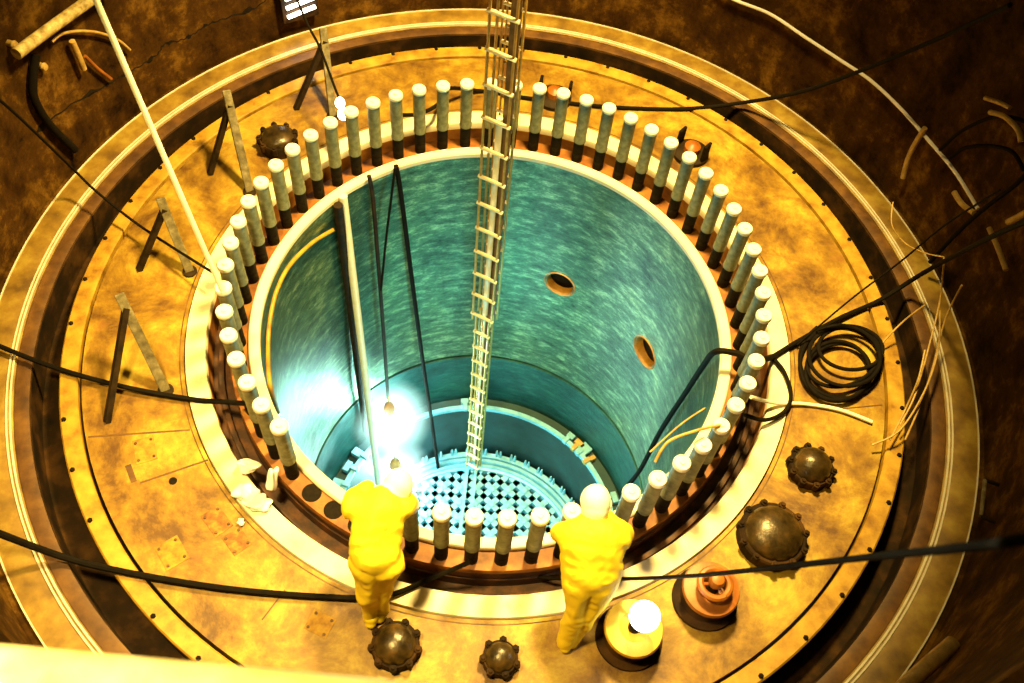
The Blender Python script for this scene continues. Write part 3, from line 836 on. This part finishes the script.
#lamp('vessel_lamp_mid', 'POINT', tuple(onwall(330, 400, RV - 0.45)), 110, (0.75, 1.0, 0.9), 0.08)
glare_mat, nt, b = nodes_of('lamp_glare')  # scatter volume for the added lamp glare
nt.nodes.remove(b)
vol = nt.nodes.new('ShaderNodeVolumeScatter')
vol.inputs['Color'].default_value = (0.85, 1, 1, 1)
co_ = objco(nt)
ln_ = nt.nodes.new('ShaderNodeVectorMath'); ln_.operation = 'LENGTH'; nt.links.new(co_, ln_.inputs[0])
mr_ = nt.nodes.new('ShaderNodeMapRange')
mr_.inputs['From Min'].default_value = 0.1; mr_.inputs['From Max'].default_value = 0.62
mr_.inputs['To Min'].default_value = 1.7; mr_.inputs['To Max'].default_value = 0.0
nt.links.new(ln_.outputs['Value'], mr_.inputs['Value'])
nt.links.new(mr_.outputs[0], vol.inputs['Density'])
nt.links.new(vol.outputs[0], nt.nodes['Material Output'].inputs['Volume'])
for c_, lb in ((Vector(pl), 'added glow round the glaring lamp low by the left vessel wall'), (at(396, 474, -6.2), 'added glow round the glaring lamp on the core plate edge')):
    bm = bmesh.new()
    bmesh.ops.create_icosphere(bm, subdivisions=3, radius=0.64)
    tag(link_mesh('halo', bm, glare_mat, None, True, c_), lb, 'halo', None, 'stuff')  # added sphere imitating the lamp's glare
lamp('vessel_fill', 'POINT', (0.3, -0.6, -4.6), 185, (0.2, 0.95, 0.88), 0.3)  # added unseen fill light, no lamp body here

# curved guard strip inside the left of the rim
pts = [onwall(px, py, RV - 0.05) for px, py in ((333, 230), (312, 243), (290, 265), (277, 290), (270, 320), (268, 350), (270, 385), (278, 412))]
one_tube('curved_strip', 'curved golden strip along the left inside of the vessel rim', 'strip', pts, 0.022, M['band'])

# crumpled plastic on the ring at left
t = thing('crumpled_plastic', 'crumpled shiny white plastic sheet lying over the seal ring at lower left', 'plastic sheet', tuple(at(255, 490, 0.03)))
base = at(255, 490, 0.03)
def lump(px, py, z, rx, ry, rz, sd):
    bm = bmesh.new()
    bmesh.ops.create_icosphere(bm, subdivisions=4, radius=1.0)
    rnd = random.Random(sd)
    dirs = [(Vector((rnd.uniform(-1, 1), rnd.uniform(-1, 1), rnd.uniform(-1, 1))).normalized(), rnd.uniform(3, 7), rnd.uniform(0, 6)) for _ in range(6)]
    for v in bm.verts:
        n_ = v.co.normalized()
        f = 1 + sum(0.09 * math.sin(k * n_.dot(d) + p_) for d, k, p_ in dirs)
        v.co = Vector((n_.x * rx * f, n_.y * ry * f, n_.z * rz * f)) + at(px, py, z) - base
    link_mesh('fold', bm, M['plastic'], t)
lump(249, 466, 0.10, 0.10, 0.06, 0.05, 1)
lump(272, 479, 0.08, 0.05, 0.11, 0.06, 2)
lump(246, 493, 0.06, 0.10, 0.08, 0.05, 3)
lump(258, 502, 0.06, 0.11, 0.08, 0.04, 4)
lump(241, 522, 0.03, 0.03, 0.03, 0.02, 5)

bm = bmesh.new()
def seam(pts, w_=0.008):
    P = smooth_path(pts, 6) if len(pts) > 2 else [Vector(p) for p in pts]
    for a_, b_ in zip(P, P[1:]): bar(bm, a_, b_, w_, 0.006)
seam([at(88, 437, 0), at(190, 430, 0)], 0.016)
seam([at(140, 483, 0), at(208, 460, 0)], 0.016)
seam([at(128, 465, 0), at(134, 482, 0)], 0.05)
seam([at(285, 590, 0), at(262, 620, 0)], 0.012)
seam([at(830, 410, 0), at(882, 405, 0)], 0.012)
revolve(bm, [(R(1.225), -0.002), (R(1.225), 0.004), (R(1.229), 0.004), (R(1.229), -0.002)], 160)
struct('trim_12', bm, M['bring'])
# marks on the floor: a bored hole and rust patches
for (px, py, r_), lb in (((173, 481, 0.035), 'small round black hole in the left floor'),):
    bm = bmesh.new(); lathe(bm, [(r_, 0.0005), (r_, 0.003), (0, 0.003)], (0, 0, 0), 18)
    tag(link_mesh('floor_plug', bm, M['thread'], None, True, at(px, py, 0)), lb, 'floor plug')
def rustpatch(px, py, w_, h_, rot, label):
    c = at(px, py, 0)
    t = thing('rusty_plate', label, 'floor plate', tuple(c), rot)
    bm = bmesh.new(); box(bm, (0, 0, 0.002), (w_, h_, 0.006)); bevel(bm, 0.002)
    link_mesh('plate', bm, M['rustp'] if 'rusty' in label else M['wornp'], t, False)
    for sx in (-1, 1):
        for sy in (-1, 1):
            bm = bmesh.new(); lathe(bm, [(0.014, 0.008), (0.012, 0.015), (0, 0.017)], (sx * w_ * 0.36, sy * h_ * 0.36, 0), 8)
            link_mesh('screw', bm, M['bring'], t)
M['rustp'] = mat('rusty_plate', [(0.10, 0.03, 0.004), (0.24, 0.09, 0.008), (0.40, 0.22, 0.02)], 12.0, 0.7)
M['wornp'] = mat('worn_plate', [(0.16, 0.07, 0.004), (0.34, 0.17, 0.01), (0.42, 0.26, 0.02)], 12.0, 0.7)
rustpatch(217, 521, 0.24, 0.17, ang(-45), 'larger rusty screwed plate set in the floor below the crumpled plastic')
rustpatch(237, 541, 0.2, 0.17, ang(-45), 'rusty screwed plate nearest the seal ring at lower left')
rustpatch(172, 553, 0.24, 0.2, ang(-50), 'worn amber plate on the floor above the lower left cable')
rustpatch(145, 450, 0.24, 0.18, ang(-65), 'worn amber plate on the floor by the small black hole')
rustpatch(320, 624, 0.2, 0.17, ang(-20), 'worn amber plate on the floor left of the brown dome')

# bridge rail close to the camera at lower left
one_tube('bridge_rail', 'blurred bright rail of the bridge at the bottom left edge', 'rail', [atd(-260, 694, 2.1), atd(420, 756, 2.1)], 0.15, M['rail'], 24, 0)
lamp('rail_fill', 'SPOT', (-2.0, -4.7, 6.4), 900, WARM, 0.1, (-0.75, -4.93, 5.5), 44, 0.7)  # added unseen light that only brightens the rail

# ------------------------------------------------------------------ people
def ball(bm, c, r_, sc=(1, 1, 1), q=None):
    mt = Matrix.Translation(c)
    if q is not None: mt = mt @ q.to_4x4()
    bmesh.ops.create_icosphere(bm, subdivisions=3, radius=r_, matrix=mt @ Matrix.Diagonal((*sc, 1)))
def limb(bm, pts):
    """pts: (point, radius) chain of tapering rounded segments"""
    for p_, r_ in pts: ball(bm, Vector(p_), r_)
    for (a_, ra), (b_, rb) in zip(pts, pts[1:]):
        a_ = Vector(a_); b_ = Vector(b_)
        tube(bm, [a_, (a_ + b_) / 2, b_], [ra, rb], 16, 0)
def fuse(name, bm, m_, parent, voxel=0.014, smooth=6, folds=0.0, seed=0):
    """fuse overlapping rounded volumes into one continuous surface"""
    me = bpy.data.meshes.new('tmp'); bm.to_mesh(me); bm.free()
    o = bpy.data.objects.new('tmp', me); C.objects.link(o)
    md = o.modifiers.new('r', 'REMESH'); md.mode = 'VOXEL'; md.voxel_size = voxel
    sm_ = o.modifiers.new('s', 'SMOOTH'); sm_.factor = 0.5; sm_.iterations = smooth
    dg = bpy.context.evaluated_depsgraph_get()
    me2 = bpy.data.meshes.new_from_object(o.evaluated_get(dg))
    bpy.data.objects.remove(o)
    if folds:
        from mathutils import noise as mn
        nrm = [v.normal.copy() for v in me2.vertices]
        for v, n_ in zip(me2.vertices, nrm):
            q = v.co * 3.2 + Vector((seed, 0, 0))
            f = 1 - abs(mn.noise(Vector((q.x * 1.4, q.y, q.z * 0.7))) * 2)
            g_ = 1 - abs(mn.noise(v.co * 12 + Vector((seed, 3, 0))) * 2)
            v.co += n_ * (folds * (f - 0.4) + folds * 0.2 * (g_ - 0.5))
    me2.materials.clear(); me2.materials.append(m_)
    for p_ in me2.polygons: p_.use_smooth = True
    ob = bpy.data.objects.new(name, me2); C.objects.link(ob); ob.parent = parent
    return ob
def hand(wrist, target, side, parent):
    """gloved hand: palm, four bent fingers of unequal length and a thumb, closing on the target"""
    wv = Vector(wrist); tv = Vector(target)
    f = (tv - wv).normalized()
    dn = Vector((0, 0, -1)); dn = (dn - f * dn.dot(f)); dn = dn.normalized() if dn.length > 0.1 else Vector((0, -1, 0))
    s = f.cross(dn).normalized() * side
    bm = bmesh.new()
    pc = wv + f * 0.055
    ball(bm, pc, 0.042, (1, 1, 1))
    mt = Matrix((s, f, dn)).transposed()
    ball(bm, pc + f * 0.012, 0.045, (0.95, 1.1, 0.45), mt)
    for k, L in enumerate((0.068, 0.078, 0.074, 0.058)):
        b0 = pc + f * 0.045 + s * (0.032 - 0.021 * k)
        k1 = b0 + (f * 0.85 + dn * 0.5).normalized() * L * 0.45
        k2 = k1 + (f * 0.45 + dn * 0.9).normalized() * L * 0.33
        k3 = k2 + (f * -0.05 + dn).normalized() * L * 0.26
        limb(bm, [(b0, 0.0105), (k1, 0.0098), (k2, 0.009), (k3, 0.008)])
    b0 = pc - f * 0.015 + s * 0.036
    k1 = b0 + (s * 0.7 + f * 0.6 + dn * 0.4).normalized() * 0.036
    k2 = k1 + (f * 0.8 + dn * 0.7 + s * 0.1).normalized() * 0.028
    limb(bm, [(b0, 0.014), (k1, 0.0115), (k2, 0.0095)])
    return fuse('gloved_hand', bm, M['white'], parent, 0.005, 3)
def worker(label, J, seed, hoodmat):
    base_ = Vector(J['root'])
    t = thing('person', label, 'person', tuple(base_))
    bulk = J.pop('bulk', 1.0)
    V = {k: Vector(v) - base_ for k, v in J.items()}
    bm = bmesh.new()
    hp_, ch, nk = V['hip'], V['chest'], V['neck']
    # pelvis, belly, chest as flattened volumes
    up = (ch - hp_).normalized()
    lr = (V['shr'] - V['shl']).normalized()
    fr = up.cross(lr).normalized()
    mt = Matrix((lr, fr, up)).transposed()
    ball(bm, hp_, 0.17, (1.12 * bulk, 0.92, 0.95), mt)
    for f_, s_ in ((0.33, (1.18, 0.9, 1)), (0.66, (1.22, 0.9, 1)), (1.0, (1.25, 0.85, 1))):
        ball(bm, hp_.lerp(ch, f_), 0.165, (s_[0] * bulk, s_[1], s_[2]), mt)
    ball(bm, ch.lerp(nk, 0.5), 0.13, (1.2, 0.85, 1), mt)
    limb(bm, [(nk - up * 0.02, 0.085), (nk + (V['head'] - nk) * 0.4, 0.07)])
    for sd in ('l', 'r'):
        limb(bm, [(V['sh' + sd].lerp(ch, 0.45), 0.12), (V['sh' + sd], 0.095), (V['el' + sd], 0.07), (V['wr' + sd], 0.05)])
        limb(bm, [(hp_.lerp(V['hj' + sd], 0.9), 0.135), (V['kn' + sd], 0.088), (V['an' + sd], 0.062)])
    fuse('coveralls', bm, M['suit'], t, 0.014, 5, 0.026, seed)
    for sd, side in (('l', -1), ('r', 1)):
        bm = bmesh.new()
        a_ = V['an' + sd]; f_ = Vector((0.06 * side, 1, 0)).normalized()
        ball(bm, a_ + Vector((0, 0, -0.0)), 0.066)
        limb(bm, [(a_ + Vector((0, 0, -0.035)), 0.06), (Vector((a_.x, a_.y, 0)) + f_ * -0.03 + Vector((0, 0, 0.05)), 0.05)])
        limb(bm, [(Vector((a_.x, a_.y, 0.05)) + f_ * -0.04, 0.048), (Vector((a_.x, a_.y, 0.047)) + f_ * 0.09, 0.045), (Vector((a_.x, a_.y, 0.04)) + f_ * 0.16, 0.038)])
        fuse('boot_cover', bm, M['suit'], t, 0.01, 3)
        hand(V['wr' + sd], V['tg' + sd], side, t)
    # head with a face, hood over it
    hc = V['head']; fd = Vector(J['look']).normalized()
    ud = (Vector((0, 0, 1)) - fd * fd.z).normalized()
    rd = fd.cross(ud)
    q = Matrix((rd, fd, ud)).transposed()
    W = lambda x, y, z: hc + q @ Vector((x, y, z))
    bm = bmesh.new()
    ball(bm, hc, 0.098, (0.82, 1.0, 1.12), q)
    ball(bm, W(0, 0.035, -0.055), 0.06, (0.9, 0.95, 1.0), q)
    ball(bm, W(0, 0.105, -0.012), 0.016, (0.8, 1.1, 1.5), q)          # nose
    for s in (-1, 1):
        ball(bm, W(s * 0.083, 0, -0.01), 0.024, (0.4, 0.8, 1.2), q)   # ears
        ball(bm, W(s * 0.034, 0.083, 0.03), 0.018, (1.5, 0.6, 0.5), q)  # brow
    ball(bm, W(0, 0.088, -0.053), 0.018, (1.4, 0.55, 0.55), q)        # mouth
    limb(bm, [(W(0, -0.02, -0.07), 0.055), (V['neck'], 0.06)])
    h = fuse('head', bm, M['skin'], t, 0.006, 2)
    for s in (-1, 1):
        bm = bmesh.new(); ball(bm, W(s * 0.034, 0.088, 0.012), 0.012, (1.2, 0.8, 0.8), q)
        link_mesh('eye', bm, M['white'], h)
    bm = bmesh.new()
    ball(bm, W(0, -0.015, 0.012), 0.125, (0.93, 1.0, 1.08), q)
    limb(bm, [(W(0, -0.04, -0.03), 0.105), (V['neck'].lerp(hc, 0.25) , 0.10)])
    # open the face side of the hood
    o = fuse('hood', bm, hoodmat, t, 0.01, 4, 0.012, seed + 5)
    b2 = bmesh.new(); b2.from_mesh(o.data)
    qi = q.inverted()
    kill = []
    for f in b2.faces:
        l = qi @ (f.calc_center_median() - hc)
        if l.y > 0.055 and abs(l.x) < 0.075 and -0.1 < l.z < 0.07: kill.append(f)
    bmesh.ops.delete(b2, geom=kill, context='FACES')
    b2.to_mesh(o.data); b2.free()
    return t
def sp(i, z=0.9, off=(0, 0)):
    a = stud_angle(i)
    return Vector((S * math.cos(a) + off[0], S * math.sin(a) + off[1], z))
worker('person in bright yellow coveralls bending over the studs at left, back to camera', dict(
    root=(-0.68, -2.95, 0), anl=(-0.71, -2.99, 0.09), anr=(-0.645, -2.94, 0.09),
    knl=(-0.72, -2.93, 0.48), knr=(-0.63, -2.87, 0.48), hjl=(-0.73, -2.83, 0.82), hjr=(-0.58, -2.81, 0.82),
    hip=(-0.66, -2.77, 0.93), chest=(-0.67, -2.54, 1.08), neck=(-0.63, -2.40, 1.10), head=(-0.57, -2.30, 1.06),
    shl=(-0.86, -2.50, 1.07), shr=(-0.51, -2.46, 1.06),
    ell=(-0.89, -2.38, 0.93), elr=(-0.49, -2.36, 0.92), wrl=(-0.80, -2.25, 0.90), wrr=(-0.61, -2.25, 0.92),
    tgl=sp(57, 0.86, (0, 0)), tgr=sp(57, 0.88, (0.06, 0.03)), look=(0.15, 0.75, -0.65)), 1, M['white'])
worker('person in bright yellow coveralls with a white hood bending over the studs at right', dict(
    root=(0.88, -3.0, 0), anl=(0.84, -3.03, 0.09), anr=(0.90, -2.99, 0.09),
    knl=(0.88, -2.92, 0.48), knr=(0.97, -2.89, 0.48), hjl=(0.84, -2.80, 0.78), hjr=(1.02, -2.79, 0.78),
    hip=(0.93, -2.74, 0.86), chest=(0.91, -2.53, 1.04), neck=(0.91, -2.40, 1.07), head=(0.915, -2.30, 1.13),
    shl=(0.73, -2.51, 1.01), shr=(1.10, -2.52, 1.01),
    ell=(0.69, -2.46, 0.86), elr=(1.17, -2.42, 0.88), wrl=(0.76, -2.385, 0.80), wrr=(1.04, -2.28, 0.88),
    tgl=sp(51, 0.78), tgr=sp(50, 0.84), look=(0.0, 0.75, -0.65), bulk=1.18), 9, M['white'])
